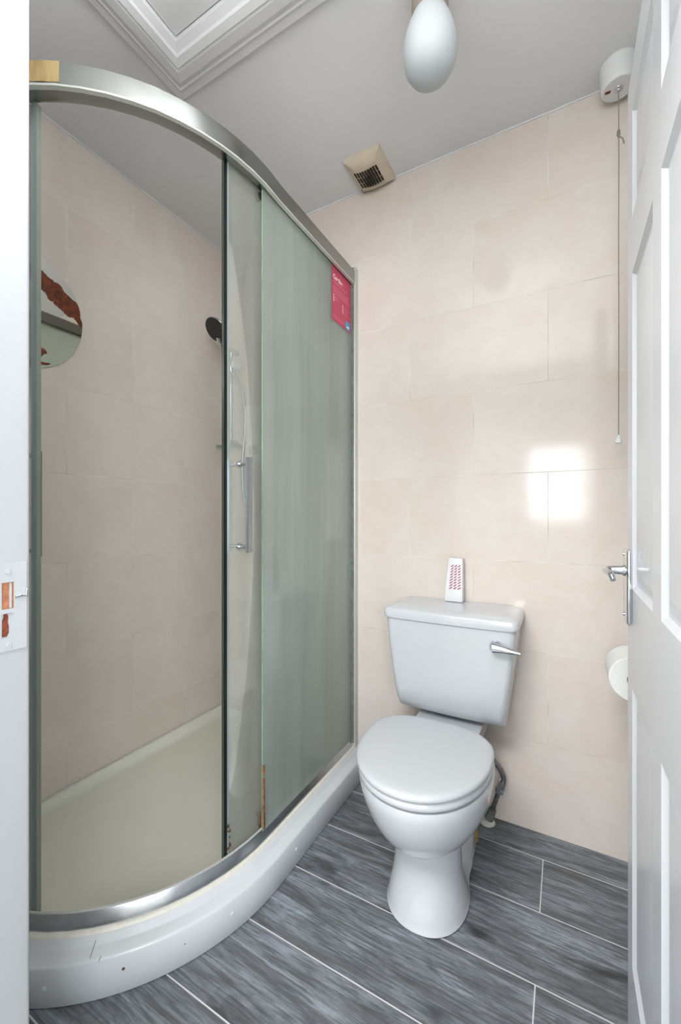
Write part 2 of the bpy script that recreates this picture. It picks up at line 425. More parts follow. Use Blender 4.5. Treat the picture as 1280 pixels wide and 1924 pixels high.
MB().tube([(DJ+0.002, -1.2415, 0.945), (DJ+0.003, -1.235, 0.9465), (DJ+0.0025, -1.2285, 0.945), (DJ+0.0025, -1.2275, 0.955)], 0.0016).build('latch_lip', 'chrome', frame)

# ------------------------------------------------------------ door leaf
DX, DY0, DY1, DT = 1.633, -0.500, -1.215, 1.918
door = struct(MB().box(DX+0.012, DX+0.040, DY1, DY0, 0.006, DT).build('door_1', 'doorpaint', bevel=0.001))
pz = [(0.19, 0.726), (0.915, 1.521), (1.627, 1.832)]
py = [(-0.562, -0.772), (-0.832, -1.042+0.0)]
st = MB()   # stiles and rails stand proud of the panels, with ovolo slopes
ys = [DY0, py[0][0], py[0][1], py[1][0], py[1][1], DY1]
st.box(DX, DX+0.014, ys[1], ys[0], 0.006, DT).box(DX, DX+0.014, ys[3], ys[2], 0.006, DT).box(DX, DX+0.014, ys[5], ys[4], 0.006, DT)
zz = [0.006, pz[0][0], pz[0][1], pz[1][0], pz[1][1], pz[2][0], pz[2][1], DT]
for a, b in ((0, 1), (2, 3), (4, 5), (6, 7)):
    for (p, q) in ((2, 1), (4, 3)):
        st.box(DX, DX+0.014, ys[p], ys[q], zz[a], zz[b])
st.build('door_frame_members', 'doorpaint', door, smooth=False)
for (ya, yb) in py:
    for (za, zb) in pz:
        m = MB()
        def ring(ins, x): return [(x, ya-ins, za+ins), (x, ya-ins, zb-ins), (x, yb+ins, zb-ins), (x, yb+ins, za+ins)]
        rs = [ring(0, DX), ring(0.003, DX+0.0025), ring(0.009, DX+0.0065), ring(0.014, DX+0.0070), ring(0.034, DX+0.0030), ring(0.037, DX+0.0026)]
        m.loft(rs, False); k = len(m.v)-4; m.f.append((k, k+1, k+2, k+3)); m.mi.append(0)
        m.build('door_panel', 'doorpaint', door, angle=12)
# lever handle on backplate
pl = MB().box(DX-0.009, DX, -0.566, -0.512, 0.846, 0.990).build('handle_plate', 'chrome', door, bevel=0.004)
lv = MB().cyl((DX-0.004, -0.527, 0.947), (DX-0.012, -0.527, 0.947), 0.013, 0.011)
lv.tube(catmull([(DX-0.008, -0.527, 0.947), (DX-0.026, -0.527, 0.947), (DX-0.036, -0.530, 0.947), (DX-0.041, -0.541, 0.947), (DX-0.040, -0.565, 0.947), (DX-0.037, -0.590, 0.946), (DX-0.034, -0.602, 0.936)], 6), lambda t: 0.0092-0.0045*t, 16)
lv.build('lever', 'chrome', door)
for z in (0.857, 0.979):
    MB().cyl((DX-0.008, -0.512, z), (DX-0.0105, -0.512, z), 0.0032).build('screw', 'chrome', door)

# ------------------------------------------------------------ shower tray and enclosure path
CX, CY, RR, XO = 0.245, -0.578, 0.563, 0.808
def ep(s, ins):
    """s 0..1 straight from the back wall, 1..2 quarter turn, 2..3 straight to the left wall; ins = distance inside the tray edge"""
    if s <= 1: return Vector((XO-ins, CY*s, 0))
    if s <= 2:
        a = (s-1)*PI/2; r = RR-ins
        return Vector((CX+r*math.cos(a), CY-r*math.sin(a), 0))
    return Vector((CX*(3-s), CY-(RR-ins), 0))
def srange(a, b, n=48):
    pts = [a + (b-a)*i/n for i in range(n+1)] + [q for q in (1, 2) if a < q < b]
    return sorted(set(pts))
def sweep(profile, a, b, n=48, mi=0, m=None, cap=True, sh=None):
    m = m or MB(); sh = sh or (lambda s: 0)
    m.loft([[ep(s, i+sh(s)) + Vector((0, 0, z)) for i, z in profile] for s in srange(a, b, n)], cap, False, mi)
    return m
def deg(d): return 1 + d/90

tray = thing('shower_tray', 'white offset quadrant shower tray with deep curved front on the dark floor', 'shower tray', (0.3, -0.5, 0))
G = 0.0015
def tring(ins, z, wall):
    pts = [Vector((wall, -wall, z)), Vector((XO-ins, -wall, z))]
    pts += [ep(s, ins)+Vector((0, 0, z)) for s in srange(0.98, 2.0, 40)][1:]
    pts += [Vector((wall, CY-(RR-ins), z))]
    return pts
tm = MB()
rings = [tring(0.004, 0, G), tring(0, 0.004, G), tring(0, 0.084, G), tring(0.0015, 0.088, G), tring(0.005, 0.0905, G), tring(0.026, 0.0950, G), tring(0.030, 0.0970, G), tring(0.036, 0.1080, G), tring(0.048, 0.112, G), tring(0.085, 0.112, 0.004), tring(0.092, 0.104, 0.008), tring(0.11, 0.078, 0.030), tring(0.13, 0.072, 0.045)]
tm.loft(rings, True)
tm.mi = [0]*len(tm.mi); nr = len(rings[0])
tm.mi[-1] = 1
for i in range(nr*9, nr*12): tm.mi[i] = 1
tm.build('tray_body', ['acrylic', 'trayfloor'], tray, angle=50)
sil = MB(); sil.tube([(0.004, -0.006, 0.110), (0.004, -1.13, 0.1125)], 0.0035, 8); sil.build('sealant_bead', 'silicone', tray)
s2 = MB(); s2.tube([(0.006, -0.004, 0.110), (0.79, -0.004, 0.1125)], 0.0035, 8); s2.build('sealant_bead', 'silicone', tray)
def on_skirt(d, z, r, h, name, mt, l=None):
    s = d if d < 1 else d
    p = ep(s, 0); q = ep(s, -h); p.z = q.z = z
    e = ep(s, 0.002); e.z = z
    o = MB().prof(e, q-p, [(0, r), (0.002+h*0.5, r), (0.002+h, r*0.6)], 20).build(name, mt, tray)
    if l: lab(o, l)
on_skirt(deg(58), 0.045, 0.0062, 0.0022, 'screw_cap', 'acrylic')
on_skirt(deg(42), 0.055, 0.0032, 0.0010, 'screw_hole', 'rustdark', 'rust stained screw hole')
on_skirt(deg(29), 0.052, 0.0013, 0.0006, 'pin_hole', 'dark')
on_skirt(deg(17), 0.052, 0.0055, 0.0022, 'screw_cap', 'acrylic')
on_skirt(0.86, 0.050, 0.0048, 0.0022, 'screw_cap', 'acrylic')
for d0, z0, d1, z1 in ((48.6, 0.111, 48.8, 0.094), (46.6, 0.094, 46.9, 0.086)):
    a, b = ep(deg(d0), 0.034 if z0 > 0.1 else 0.004), ep(deg(d1), 0.004 if z0 > 0.1 else -0.0004); a.z = z0-0.0085 if z0 > 0.1 else z0; b.z = z1
    MB().tube([a, b], 0.0009, 6).build('scuff', 'scratch', tray)

enc = thing('shower_enclosure', 'curved glass shower enclosure with sliding doors parted on the white tray', 'shower enclosure', (0.5, -0.6, 0.113))
# bottom track
ZB = 0.1125
sweep([(0.0495, ZB), (0.0495, ZB+0.010), (0.0515, ZB+0.016), (0.0570, ZB+0.034), (0.0590, ZB+0.037), (0.0615, ZB+0.037), (0.0625, ZB+0.033), (0.0640, ZB+0.033), (0.0650, ZB+0.030), (0.084, ZB+0.012), (0.084, ZB)], 0.004, 2.98).build('bottom_track', 'alu', enc, angle=30)
sweep([(0.0575, ZB+0.0365), (0.0575, ZB+0.0395), (0.0615, ZB+0.0400), (0.0620, ZB+0.0365)], 0.046, 2.98).build('track_lip', 'aluwhite', enc, angle=60)
sweep([(0.0400, ZB-0.0035), (0.0415, ZB+0.0015), (0.0470, ZB+0.0050), (0.0500, ZB+0.0045), (0.0500, ZB-0.001)], 0.004, 2.98).build('sealant_bead', 'silicone', enc, angle=60)
# header
ZH = 2.001
hsh = lambda s: 0.006 - 0.016*max(0, min(1, (s-0.9)/0.5))
sweep([(0.034, ZH+0.004), (0.033, ZH+0.008), (0.033, ZH+0.052), (0.036, ZH+0.055), (0.076, ZH+0.055), (0.078, ZH+0.052), (0.078, ZH+0.006), (0.074, ZH+0.004), (0.060, ZH+0.004), (0.058, ZH), (0.044, ZH), (0.042, ZH+0.004)], 0.046, 2.98, sh=hsh).build('header_rail', 'header', enc, angle=30)
sweep([(0.0325, ZH-0.001), (0.0325, ZH+0.0035), (0.043, ZH+0.0040), (0.043, ZH-0.001)], 0.046, 2.98, sh=hsh).build('header_lip', 'aluwhite', enc, angle=30)
sweep([(0.0322, ZH+0.007), (0.0322, ZH+0.053), (0.0332, ZH+0.053), (0.0332, ZH+0.007)], deg(56.2), 2.6, 20, sh=hsh).build('amber_strip', 'amber', enc, angle=30)  # amber streaked band over the left end of the header face
# wall profile at the back wall
wp = MB().box(0.741, 0.770, -0.026, -0.0005, 0.1135, 2.072).build('wall_profile', 'aluwhite', enc, bevel=0.002)
MB().box(0.7465, 0.7645, -0.0275, -0.026, 0.13, 2.07).build('profile_groove', 'greyp', wp, smooth=False)
MB().cyl((0.7425, -0.024, 2.0715), (0.7425, -0.024, 2.075), 0.0028).build('profile_screw', 'dark', wp)
MB().box(0.0005, 0.026, -1.093, -1.070, 0.1135, 2.072).build('wall_profile', 'aluwhite', enc, bevel=0.002)
def pane(a, b, ins, th, z0, z1, name, mt, n=24, parent=enc):
    m = MB(); S = srange(a, b, n)
    m.loft([[ep(s, ins)+Vector((0, 0, z0)), ep(s, ins)+Vector((0, 0, z1)), ep(s, ins+th)+Vector((0, 0, z1)), ep(s, ins+th)+Vector((0, 0, z0))] for s in S], True)
    K = len(S)-1
    for i in range(K):
        m.mi[i*4+1] = 1; m.mi[i*4+3] = 1
    m.mi[-1] = 1; m.mi[-2] = 1
    return m.build(name, [mt, 'glassedge'], parent, angle=30)
ZG0, ZG1 = ZB+0.030, ZH+0.012
fp = pane(0.05, 1.010, 0.0555, 0.005, ZG0, ZG1, 'fixed_pane', 'glassfix', 6)
fp2 = pane(deg(78), 2.88, 0.0555, 0.005, ZG0, ZG1, 'fixed_pane', 'glassfix', 12)
MB().box(0.7465, 0.7530, -0.034, -0.026, ZG0, ZG1).build('pane_seal', 'glassedge', enc, smooth=False)

def sliding(a, b, name, lead, sgn, lbl):
    """lead = angle (deg) of the free edge, the door runs back from it"""
    d = pane(a, b, 0.068, 0.005, ZB+0.014, ZH+0.004, name, 'glassdoor', 24); lab(d, lbl)
    z0, z1 = ZB+0.012, ZH+0.004
    s0, s1, s2 = deg(lead), deg(lead-sgn*0.95), deg(lead-sgn*1.8)
    def strip(sa, sb, i0, i1, nm, mt):
        sa, sb = min(sa, sb), max(sa, sb)
        sweep([(i0, z0), (i0, z1), (i1, z1), (i1, z0)], sa, sb, 2).build(nm, mt, d, angle=30)
    strip(s0, s1, 0.0640, 0.0770, 'rubber_seal', 'black' if sgn > 0 else 'greyseal')
    strip(s1, s2, 0.0665, 0.0745, 'edge_trim', 'edgetrim')
    return d
rd = sliding(0.22, deg(15.6), 'sliding_door', 15.6, 1, 'right hand door slid open towards the back wall')
ld = sliding(deg(65.2), 2.75, 'sliding_door', 64.8, -1, 'left hand door slid open towards the left wall')
def bar(d, ang_out, ang_in):
    h = MB()
    for (an, i0, i1) in ((ang_out, 0.018, 0.030), (ang_in, 0.106, 0.118)):
        a, b = deg(an-0.75), deg(an+0.75)
        sweep([(i0, 0.958), (i0, 1.213), (i1, 1.213), (i1, 0.958)], a, b, 2, 0, h)
    for z in (0.972, 1.199):
        p, q = ep(deg(ang_out), 0.022), ep(deg(ang_in), 0.112); p.z = q.z = z
        h.cyl(p, q, 0.0058, None, 16)
        g0 = ep(deg((ang_out+ang_in)/2), 0.060); g1 = ep(deg((ang_out+ang_in)/2), 0.068); g0.z = g1.z = z
        h.cyl(g0, g1, 0.0095, None, 20)
    h.build('door_handle', 'alu', d, angle=30)
bar(rd, 10.0, 10.0)
bar(ld, 69.8, 69.8)
# guide rollers and rust at the foot of the right door
rl = MB()
for k in range(26):
    p = ep(1.0-0.020+0.034*random.random(), 0.066+0.012*random.random()); p.z = ZB+0.028+0.046*random.random()
    rl.cyl(p, p+Vector((random.uniform(-1, 1), random.uniform(-1, 1), random.uniform(-1, 1))).normalized()*0.007, 0.0055, 0.0035, 8)
rl.build('rusted_roller', 'rustdark', rd)
p = ep(1.005, 0.078); q = ep(1.005, 0.066); p.z = q.z = ZH-0.012
MB().cyl(p, q, 0.010).box(p.x-0.004, p.x+0.004, p.y-0.006, p.y+0.006, ZH-0.022, ZH+0.004).build('top_roller', 'dark', rd)
rs = MB()
for k in range(26):
    z = ZG0+0.01+0.22*(k/26)**1.6; p = ep(1.010, 0.0545); p.z = z
    if random.random() < 0.25: continue
    rs.box(p.x-0.0005, p.x+0.0065, p.y-0.0035+random.uniform(-.001, .001), p.y+0.0005, z, z+0.014)
rs.build('rust_streak', simple('orange rust run', (158, 114, 72), 0.8, 0, 0.4, 90), fp, smooth=False)
r2 = MB()
for k in range(22):
    p = ep(deg(14.6-random.random()*1.2), 0.0665); p.z = ZB+0.016+0.10*random.random()**2.2
    r2.cyl(p, p+Vector((0.002, -0.002, 0.001)), 0.0022+0.003*random.random(), 0.001, 7)
r2.build('rust_spots', 'rustdark', rd)

# magenta leaflet stuck to the fixed pane
SX = 0.7532
lf = MB().box(SX, SX+0.0006, -0.186, -0.034, 1.797, 1.9985).build('leaflet', 'magenta', enc, smooth=False)
def text(body, size, y, z, mt, nm, parent, bold=0.0):
    cu = bpy.data.curves.new(nm, 'FONT'); cu.body = body; cu.size = size; cu.extrude = 0.0001; cu.offset = bold
    tmp = bpy.data.objects.new(nm, cu); C.objects.link(tmp); bpy.context.view_layer.update()
    me = bpy.data.meshes.new_from_object(tmp.evaluated_get(bpy.context.evaluated_depsgraph_get()))
    bpy.data.objects.remove(tmp)
    off = Vector(); q = parent
    while q is not None: off += q.location; q = q.parent
    mw = Matrix(((0, 0, 1, SX+0.0008), (1, 0, 0, y), (0, 1, 0, z), (0, 0, 0, 1)))
    me.transform(Matrix.Translation(-off) @ mw)
    me.materials.clear(); me.materials.append(M[mt])
    o = bpy.data.objects.new(nm, me); C.objects.link(o); o.parent = parent; return o
text('Careline', 0.022, -0.178, 1.956, 'ink', 'lettering', lf, 0.0006)
text('for kitchens and bathrooms', 0.0095, -0.178, 1.942, 'pinkink', 'lettering', lf, 0.0002)
pr = MB()
for i in range(5): pr.box(SX+0.0006, SX+0.0009, -0.178, -0.050-0.01*(i % 2), 1.926-i*0.006, 1.9275-i*0.006)
for i in range(3): pr.box(SX+0.0006, SX+0.0009, -0.178, -0.130-0.008*i, 1.889-i*0.006, 1.8905-i*0.006)
for i in range(4): pr.box(SX+0.0006, SX+0.0009, -0.095, -0.050-0.006*(i % 3), 1.879-i*0.009, 1.8805-i*0.009)
for i in range(2): pr.box(SX+0.0006, SX+0.0009, -0.178, -0.080-0.01*i, 1.817-i*0.006, 1.8185-i*0.006)
pr.build('fine_print', 'pinkink', lf, smooth=False)
for i in range(4): MB().cyl((SX+0.0006, -0.102, 1.880-i*0.009), (SX+0.0010, -0.102, 1.880-i*0.009), 0.0030, None, 12).build('bullet_mark', 'ink', lf, smooth=False)
for i in range(3): MB().cyl((SX+0.0006, -0.173, 1.892-i*0.010), (SX+0.0010, -0.173, 1.892-i*0.010), 0.0032, None, 12).build('bullet_mark', 'ink', lf, smooth=False)
bl = MB().box(SX+0.0006, SX+0.0010, -0.078, -0.042, 1.801, 1.834).build('blue_panel', 'cyan', lf, smooth=False)
MB().box(SX+0.0010, SX+0.0013, -0.068, -0.050, 1.809, 1.8165).build('blue_panel_mark', 'ink', lf, smooth=False)

# ------------------------------------------------------------ toilet
TX = 1.180
toi = thing('toilet', 'white close coupled toilet with closed lid against the beige tiled wall', 'toilet', (TX, -0.35, 0))
def egg(cx, hw, yf, yb, z, yw=None, n=48, pf=2.0, pb=2.6):
    """outline: rounded front at yf, squarer back at yb, widest at yw"""
    yw = (yf*0.45+yb*0.55) if yw is None else yw
    out = []
    for i in range(n):
        t = 2*PI*i/n; c, s = math.cos(t), math.sin(t)
        p = pf if s < 0 else pb
        x = math.copysign(abs(c)**(2/p), c)*hw; ly = (yw-yf) if s < 0 else (yb-yw)
        out.append(Vector((cx+x, yw+math.copysign(abs(s)**(2/p), s)*ly, z)))
    return out
# bowl
bw = MB()
prof_ = [(0.175, 0.070, -0.495, -0.30), (0.190, 0.080, -0.513, -0.28), (0.198, 0.092, -0.528, -0.27), (0.212, 0.110, -0.545, -0.25), (0.235, 0.131, -0.567, -0.235), (0.265, 0.149, -0.588, -0.22), (0.295, 0.162, -0.604, -0.21), (0.325, 0.171, -0.616, -0.20), (0.350, 0.1755, -0.623, -0.20), (0.366, 0.1765, -0.625, -0.20), (0.375, 0.1755, -0.623, -0.203), (0.3765, 0.15, -0.60, -0.22)]
bw.loft([egg(TX, hw, yf, yb, z, -0.40) for z, hw, yf, yb in prof_], True)
bw.box(TX-0.105, TX+0.105, -0.23, -0.03, 0.33, 0.3755)
bowl = bw.build('bowl', 'china', toi, bevel=0.0, angle=60)
# pedestal with concave flanks
def ped(z, k, n=12):
    """k = 0 at the floor, 1 at the neck"""
    hwf = 0.109 - 0.019*k - 0.004*math.sin(PI*min(1, k*1.0)); yf = -0.523 + 0.038*math.sin(PI/2*k)
    yc = -0.400
    pts = [(0, yf)]
    for a in (15, 30, 45, 60, 75, 90):
        r = math.radians(a); pts.append((hwf*math.sin(r)**0.92, yc-(yc-yf)*math.cos(r)))
    waist = 0.088 - 0.050*min(1, k*2.2)
    heel = 0.086 - 0.004*k
    pts += [(hwf*0.985-0.002*k, -0.360), (waist+(hwf-waist)*0.42, -0.325), (waist, -0.285), (waist+0.003, -0.250), (heel-(heel-waist)*0.35, -0.222), (heel, -0.208), (heel, -0.192), (heel*0.96, -0.14), (heel*0.8, -0.10), (0, -0.10)]
    return pts
pm = MB(); rg = []
for z, k in ((0, 0), (0.004, 0), (0.012, 0.03), (0.03, 0.12), (0.05, 0.28), (0.075, 0.5), (0.10, 0.7), (0.13, 0.86), (0.16, 0.95), (0.19, 1.0), (0.23, 1.0), (0.27, 1.0)):
    P = ped(z, k); o = 0.003 if z == 0.004 else 0.0
    right = [(x+(o if x > 0 else 0), y-(o if y < -0.45 else 0)) for x, y in P]; left = [(-x, y) for x, y in reversed(right[1:-1])]
    rg.append([Vector((TX+0.004+x, y, z)) for x, y in right+left])
pm.loft(rg, True)
pd = pm.build('pedestal', 'china', toi, angle=70)
pd.modifiers.new('sub', 'SUBSURF').levels = 1; pd.modifiers['sub'].render_levels = 2
for e in pd.data.edges: e.use_edge_sharp = False
MB().prof((TX+0.044, -0.285, 0.058), (0.9, -0.1, 0.3), [(0, 0.0052), (0.0065, 0.0052)], 16).build('screw_hole', 'dark', toi)
# seat and lid
def seat_ring(hw, yf, yb, z, ins):
    return egg(TX-0.002, hw-ins, yf+ins, yb-ins*0.6, z, -0.405, 64, 2.05, 2.9)
sm = MB(); sm.loft([seat_ring(0.176, -0.628, -0.262, z, i) for z, i in ((0.3775, 0.014), (0.379, 0.006), (0.384, 0.001), (0.390, 0), (0.398, 0.001), (0.402, 0.006), (0.403, 0.014))], True)
sm.build('seat', 'china', toi, angle=60)
lm = MB()
def lidring(z, ins):
    r = seat_ring(0.178, -0.634, -0.256, z, ins)
    hwb = 0.120   # straight cut hinge side with chamfered shoulders
    out = []
    for p in r:
        x, y = p.x-(TX-0.002), p.y
        lim = hwb + max(0.0, (-0.258+ins*0.6-y))*1.05
        if y > -0.36 and abs(x) > lim: x = math.copysign(lim, x)
        out.append(Vector((TX-0.002+x, y, z)))
    return out
lm.loft([lidring(z, i) for z, i in ((0.4035, 0.009), (0.405, 0.003), (0.410, -0.001), (0.417, 0), (0.421, 0.004), (0.423, 0.012), (0.4238, 0.03), (0.4240, 0.08))], True)
lm.build('lid', 'seatp', toi, angle=60)
for sx in (-1, 1):
    MB().cyl((TX+sx*0.095, -0.250, 0.396), (TX+sx*0.065, -0.250, 0.396), 0.0085).cyl((TX+sx*0.08, -0.248, 0.380), (TX+sx*0.08, -0.248, 0.396), 0.009).build('hinge', 'whitep', toi)
# cistern: tapers downwards, rounded lower front edge and shallow bellied face
def cring(z, x0, x1, yf, yb, r, belly=0.006):
    pts = []
    def arc(cx_, cy_, a0, a1):
        for i in range(7):
            a = math.radians(a0+(a1-a0)*i/6); pts.append(Vector((cx_+r*math.cos(a), cy_+r*math.sin(a), z)))
    arc(x1-r, yf+r, 0, -90)
    for i in range(1, 12):
        t = i/12; pts.append(Vector((x1-r+(x0+r-(x1-r))*t, yf-belly*math.sin(PI*t), z)))
    arc(x0+r, yf+r, -90, -180)
    pts.append(Vector((x0, yb, z))); pts.append(Vector((x1, yb, z)))
    return pts
cx0, cx1 = 0.970, 1.392
cm = MB(); rr = []
for z, t, fy, r in ((0.385, 1.0, -0.110, 0.012), (0.389, 0.985, -0.138, 0.016), (0.400, 0.96, -0.156, 0.020), (0.425, 0.88, -0.172, 0.022), (0.47, 0.72, -0.182, 0.022), (0.54, 0.46, -0.186, 0.022), (0.62, 0.20, -0.188, 0.022), (0.700, 0.0, -0.189, 0.022), (0.706, 0.0, -0.189, 0.022)):
    rr.append(cring(z, cx0+0.036*t, cx1-0.038*t, fy, -0.004, r))
cm.loft(rr, True); cm.build('cistern', 'china', toi, angle=55)
cl = MB(); rr = []
for z, o, fy in ((0.7075, 0.002, 0), (0.709, 0.006, 0), (0.715, 0.008, 0), (0.731, 0.007, 0.000), (0.7365, 0.004, 0.003), (0.739, -0.001, 0.008), (0.743, -0.012, 0.030), (0.747, -0.030, 0.065), (0.749, -0.06, 0.10)):
    rr.append(cring(z, cx0-o, cx1+o, -0.196+fy, -0.004, 0.020 if o > -0.03 else 0.03))
cl.loft(rr, True); cl.build('cistern_lid', 'china', toi, angle=50)
fv = MB(); LX, LZ = 1.334, 0.657
fv.prof((LX, -0.191, LZ), (0, -1, 0), [(0, 0.019), (0.006, 0.0185), (0.014, 0.015), (0.020, 0.010)], 28)
fv.tube(catmull([(LX-0.004, -0.207, LZ), (LX+0.020, -0.212, LZ), (LX+0.045, -0.216, LZ-0.002), (LX+0.072, -0.218, LZ-0.004)], 6), lambda t: 0.0125*(1-t)**1.1+0.0042, 16)
fv.build('flush_lever', 'chrome', toi)

# water supply and overflow behind the pan
sup = thing('water_supply_pipe', 'tarnished chrome supply pipe behind the toilet running down the tiles to the floor', 'pipe', (1.33, -0.04, 0))
path = catmull([(1.262, -0.060, 0.384), (1.265, -0.058, 0.34), (1.272, -0.05, 0.29), (1.300, -0.045, 0.235), (1.330, -0.040, 0.195), (1.338, -0.038, 0.165), (1.328, -0.035, 0.13)], 6)
MB().tube(path, 0.0085, 14).build('pipe', 'pipe', sup)
MB().cyl((1.334, -0.036, 0.158), (1.322, -0.034, 0.118), 0.0135, 0.0135, 6).cyl((1.326, -0.035, 0.128), (1.323, -0.0345, 0.118), 0.0155, None, 16).build('compression_nut', 'chrome', sup)
MB().tube([(1.323, -0.034, 0.12), (1.300, -0.034, 0.045), (1.292, -0.034, 0.018)], 0.0075, 12).build('tail_pipe', 'pipe', sup)
MB().cyl((1.302, -0.034, 0.050), (1.290, -0.034, 0.012), 0.0125, 0.0145, 8).build('floor_nut', 'greyp', sup)
MB().prof((1.285, -0.034, 0.0), (0, 0, 1), [(0, 0.026), (0.006, 0.024), (0.012, 0.014)], 14).build('mortar_collar', 'silicone', sup)
ov = thing('soil_connector', 'grey plastic connector half hidden behind the toilet bowl under the cistern', 'pipe', (1.22, -0.05, 0))
MB().tube([(1.225, -0.02, 0.30), (1.225, -0.055, 0.32), (1.228, -0.070, 0.375), (1.228, -0.070, 0.386)], 0.030, 20).build('connector', 'greyp', ov)
MB().cyl((1.262, -0.135, 0.0), (1.262, -0.135, 0.035), 0.012, 0.009, 8).build('floor_bracket', 'brass', ov)

# ------------------------------------------------------------ freshener on the cistern
fz = thing('air_freshener', 'white tapered air freshener with pink slots standing on the cistern lid', 'air freshener', (1.172, -0.03, 0.750))
def fring(z, hwl, hwr, y0, y1):
    return [Vector((1.172-hwl, y0, z)), Vector((1.172+hwr, y0, z)), Vector((1.172+hwr, y1, z)), Vector((1.172-hwl, y1, z))]
MB().loft([fring(0.7500, 0.034, 0.031, -0.046, -0.012), fring(0.78, 0.033, 0.031, -0.045, -0.010), fring(0.905, 0.021, 0.029, -0.034, -0.006)], True).build('case', 'whitep', fz, bevel=0.004)
sl = MB()
for c in range(3):
    for r in range(9):
        z = 0.797+r*0.0098; w = 0.0135-0.0003*r
        y = -0.0462+(z-0.78)*0.088
        xl = 1.155+c*0.0150+0.0007*r*(2-c)*0.5
        s_ = [(xl, y-0.0008, z), (xl+0.0025, y-0.0008, z-0.0020), (xl+w*0.86, y-0.0008, z+0.0045), (xl+w*0.86, y-0.0008, z+0.0078), ]
        sl.add(s_+[(a, b+0.0016, c_) for a, b, c_ in s_], [(0, 1, 2, 3), (7, 6, 5, 4), (0, 4, 5, 1), (1, 5, 6, 2), (2, 6, 7, 3), (3, 7, 4, 0)])
sl.build('gel_slots', 'maroon', fz, smooth=False)

# ------------------------------------------------------------ toilet roll on the right wall
rx, ry, rz = 1.672, -0.236, 0.652
trl = thing('toilet_roll', 'white toilet roll hanging near the right wall behind the open door', 'toilet roll', (rx, ry, rz))
m = MB(); n = 48
ro, ri, hl = 0.056, 0.018, 0.055
seq = [(ro-0.002, -hl), (ro, -hl+0.002), (ro, hl-0.002), (ro-0.002, hl), (ri, hl), (ri, -hl)]
m.loft([[Vector((rx+r*math.cos(2*PI*i/n), ry+y, rz+r*math.sin(2*PI*i/n))) for i in range(n)] for r, y in seq], False, True)
m.build('paper_roll', 'paper', trl, angle=40)
m = MB(); m.loft([[Vector((rx+r*math.cos(2*PI*i/n), ry+y, rz+r*math.sin(2*PI*i/n))) for i in range(n)] for r, y in ((ri, -hl+.001), (ri, hl-.001), (ri-.002, hl-.001), (ri-.002, -hl+.001))], False, True)
m.build('cardboard_core', simple('cardboard', (120, 108, 96), 0.9), trl, angle=40)
hd = thing('toilet_roll_holder', 'chrome wall holder carrying the toilet roll behind the open door', 'toilet roll holder', (RW-0.002, ry+0.07, rz))
MB().prof((RW, ry+0.075, rz), (-1, 0, 0), [(0, 0.022), (0.006, 0.021), (0.009, 0.010)], 24).tube([(RW-0.005, ry+0.075, rz), (rx+0.02, ry+0.075, rz), (rx+0.004, ry+0.074, rz), (rx, ry+0.066, rz), (rx, ry-0.045, rz)], 0.005, 12).build('holder_arm', 'chrome', hd)

# ------------------------------------------------------------ shower fittings on the back wall
rr_ = thing('riser_rail', 'chrome shower riser rail on the tiled wall seen through hazy glass', 'shower rail', (0.112, -0.045, 1.40))
MB().tube([(0.112, -0.045, 1.40), (0.112, -0.045, 1.86)], 0.009, 16).build('rail', 'chrome', rr_)
for z in (1.41, 1.85):
    MB().cyl((0.112, -0.001, z), (0.112, -0.058, z), 0.014, 0.012).build('rail_bracket', 'chrome', rr_)
MB().box(0.088, 0.162, -0.080, -0.030, 1.752, 1.782).build('slider', 'whitep', rr_, bevel=0.006)
MB().box(0.070, 0.170, -0.100, -0.020, 1.372, 1.380).box(0.070, 0.074, -0.1, -0.02, 1.380, 1.395).box(0.166, 0.170, -0.1, -0.02, 1.380, 1.395).build('soap_dish', 'clearp', rr_, smooth=False)
hs = thing('hand_shower', 'round black faced chrome shower head tilted down from the riser', 'shower head', (0.165, -0.19, 1.87))
hc = Vector((0.172, -0.200, 1.876)); nrm = Vector((-0.11, -0.74, -0.65)).normalized()
MB().prof(hc - nrm*0.018, nrm, [(0, 0.022), (0.005, 0.044), (0.012, 0.054), (0.018, 0.056), (0.020, 0.055)], 40).build('head', 'chrome', hs)
MB().prof(hc + nrm*0.0015, nrm, [(0, 0.0535), (0.0018, 0.0525)], 40).build('spray_face', 'spray', hs)
ed = Vector((-0.026, 0.095, -0.063)); ed = (ed - nrm*ed.dot(nrm)).normalized()
MB().tube(catmull([hc-nrm*0.008+ed*0.035, hc-nrm*0.006+ed*0.065, (0.142, -0.105, 1.815), (0.137, -0.075, 1.765), (0.136, -0.068, 1.735)], 6), lambda t: 0.016-0.005*t, 16).build('handle', 'chrome', hs)
MB().tube(catmull([(0.136, -0.068, 1.735), (0.165, -0.066, 1.71), (0.200, -0.064, 1.64), (0.216, -0.062, 1.54), (0.212, -0.060, 1.44), (0.200, -0.058, 1.34), (0.198, -0.058, 1.22), (0.215, -0.058, 1.12), (0.262, -0.060, 1.06), (0.312, -0.06, 1.10), (0.322, -0.06, 1.20), (0.322, -0.06, 1.30)], 8), 0.0065, 12).build('hose', 'alu', hs)
es = thing('electric_shower', 'white electric shower unit on the back wall behind hazy glass', 'shower unit', (0.335, -0.045, 1.30))
MB().box(0.232, 0.438, -0.085, -0.001, 1.300, 1.560).build('casing', 'whitep', es, bevel=0.012)
MB().box(0.262, 0.305, -0.0865, -0.084, 1.335, 1.375).build('rating_label', 'scratch', es, smooth=False)
MB().cyl((0.335, -0.084, 1.46), (0.335, -0.104, 1.46), 0.030, 0.027).build('control_dial', 'whitep', es)

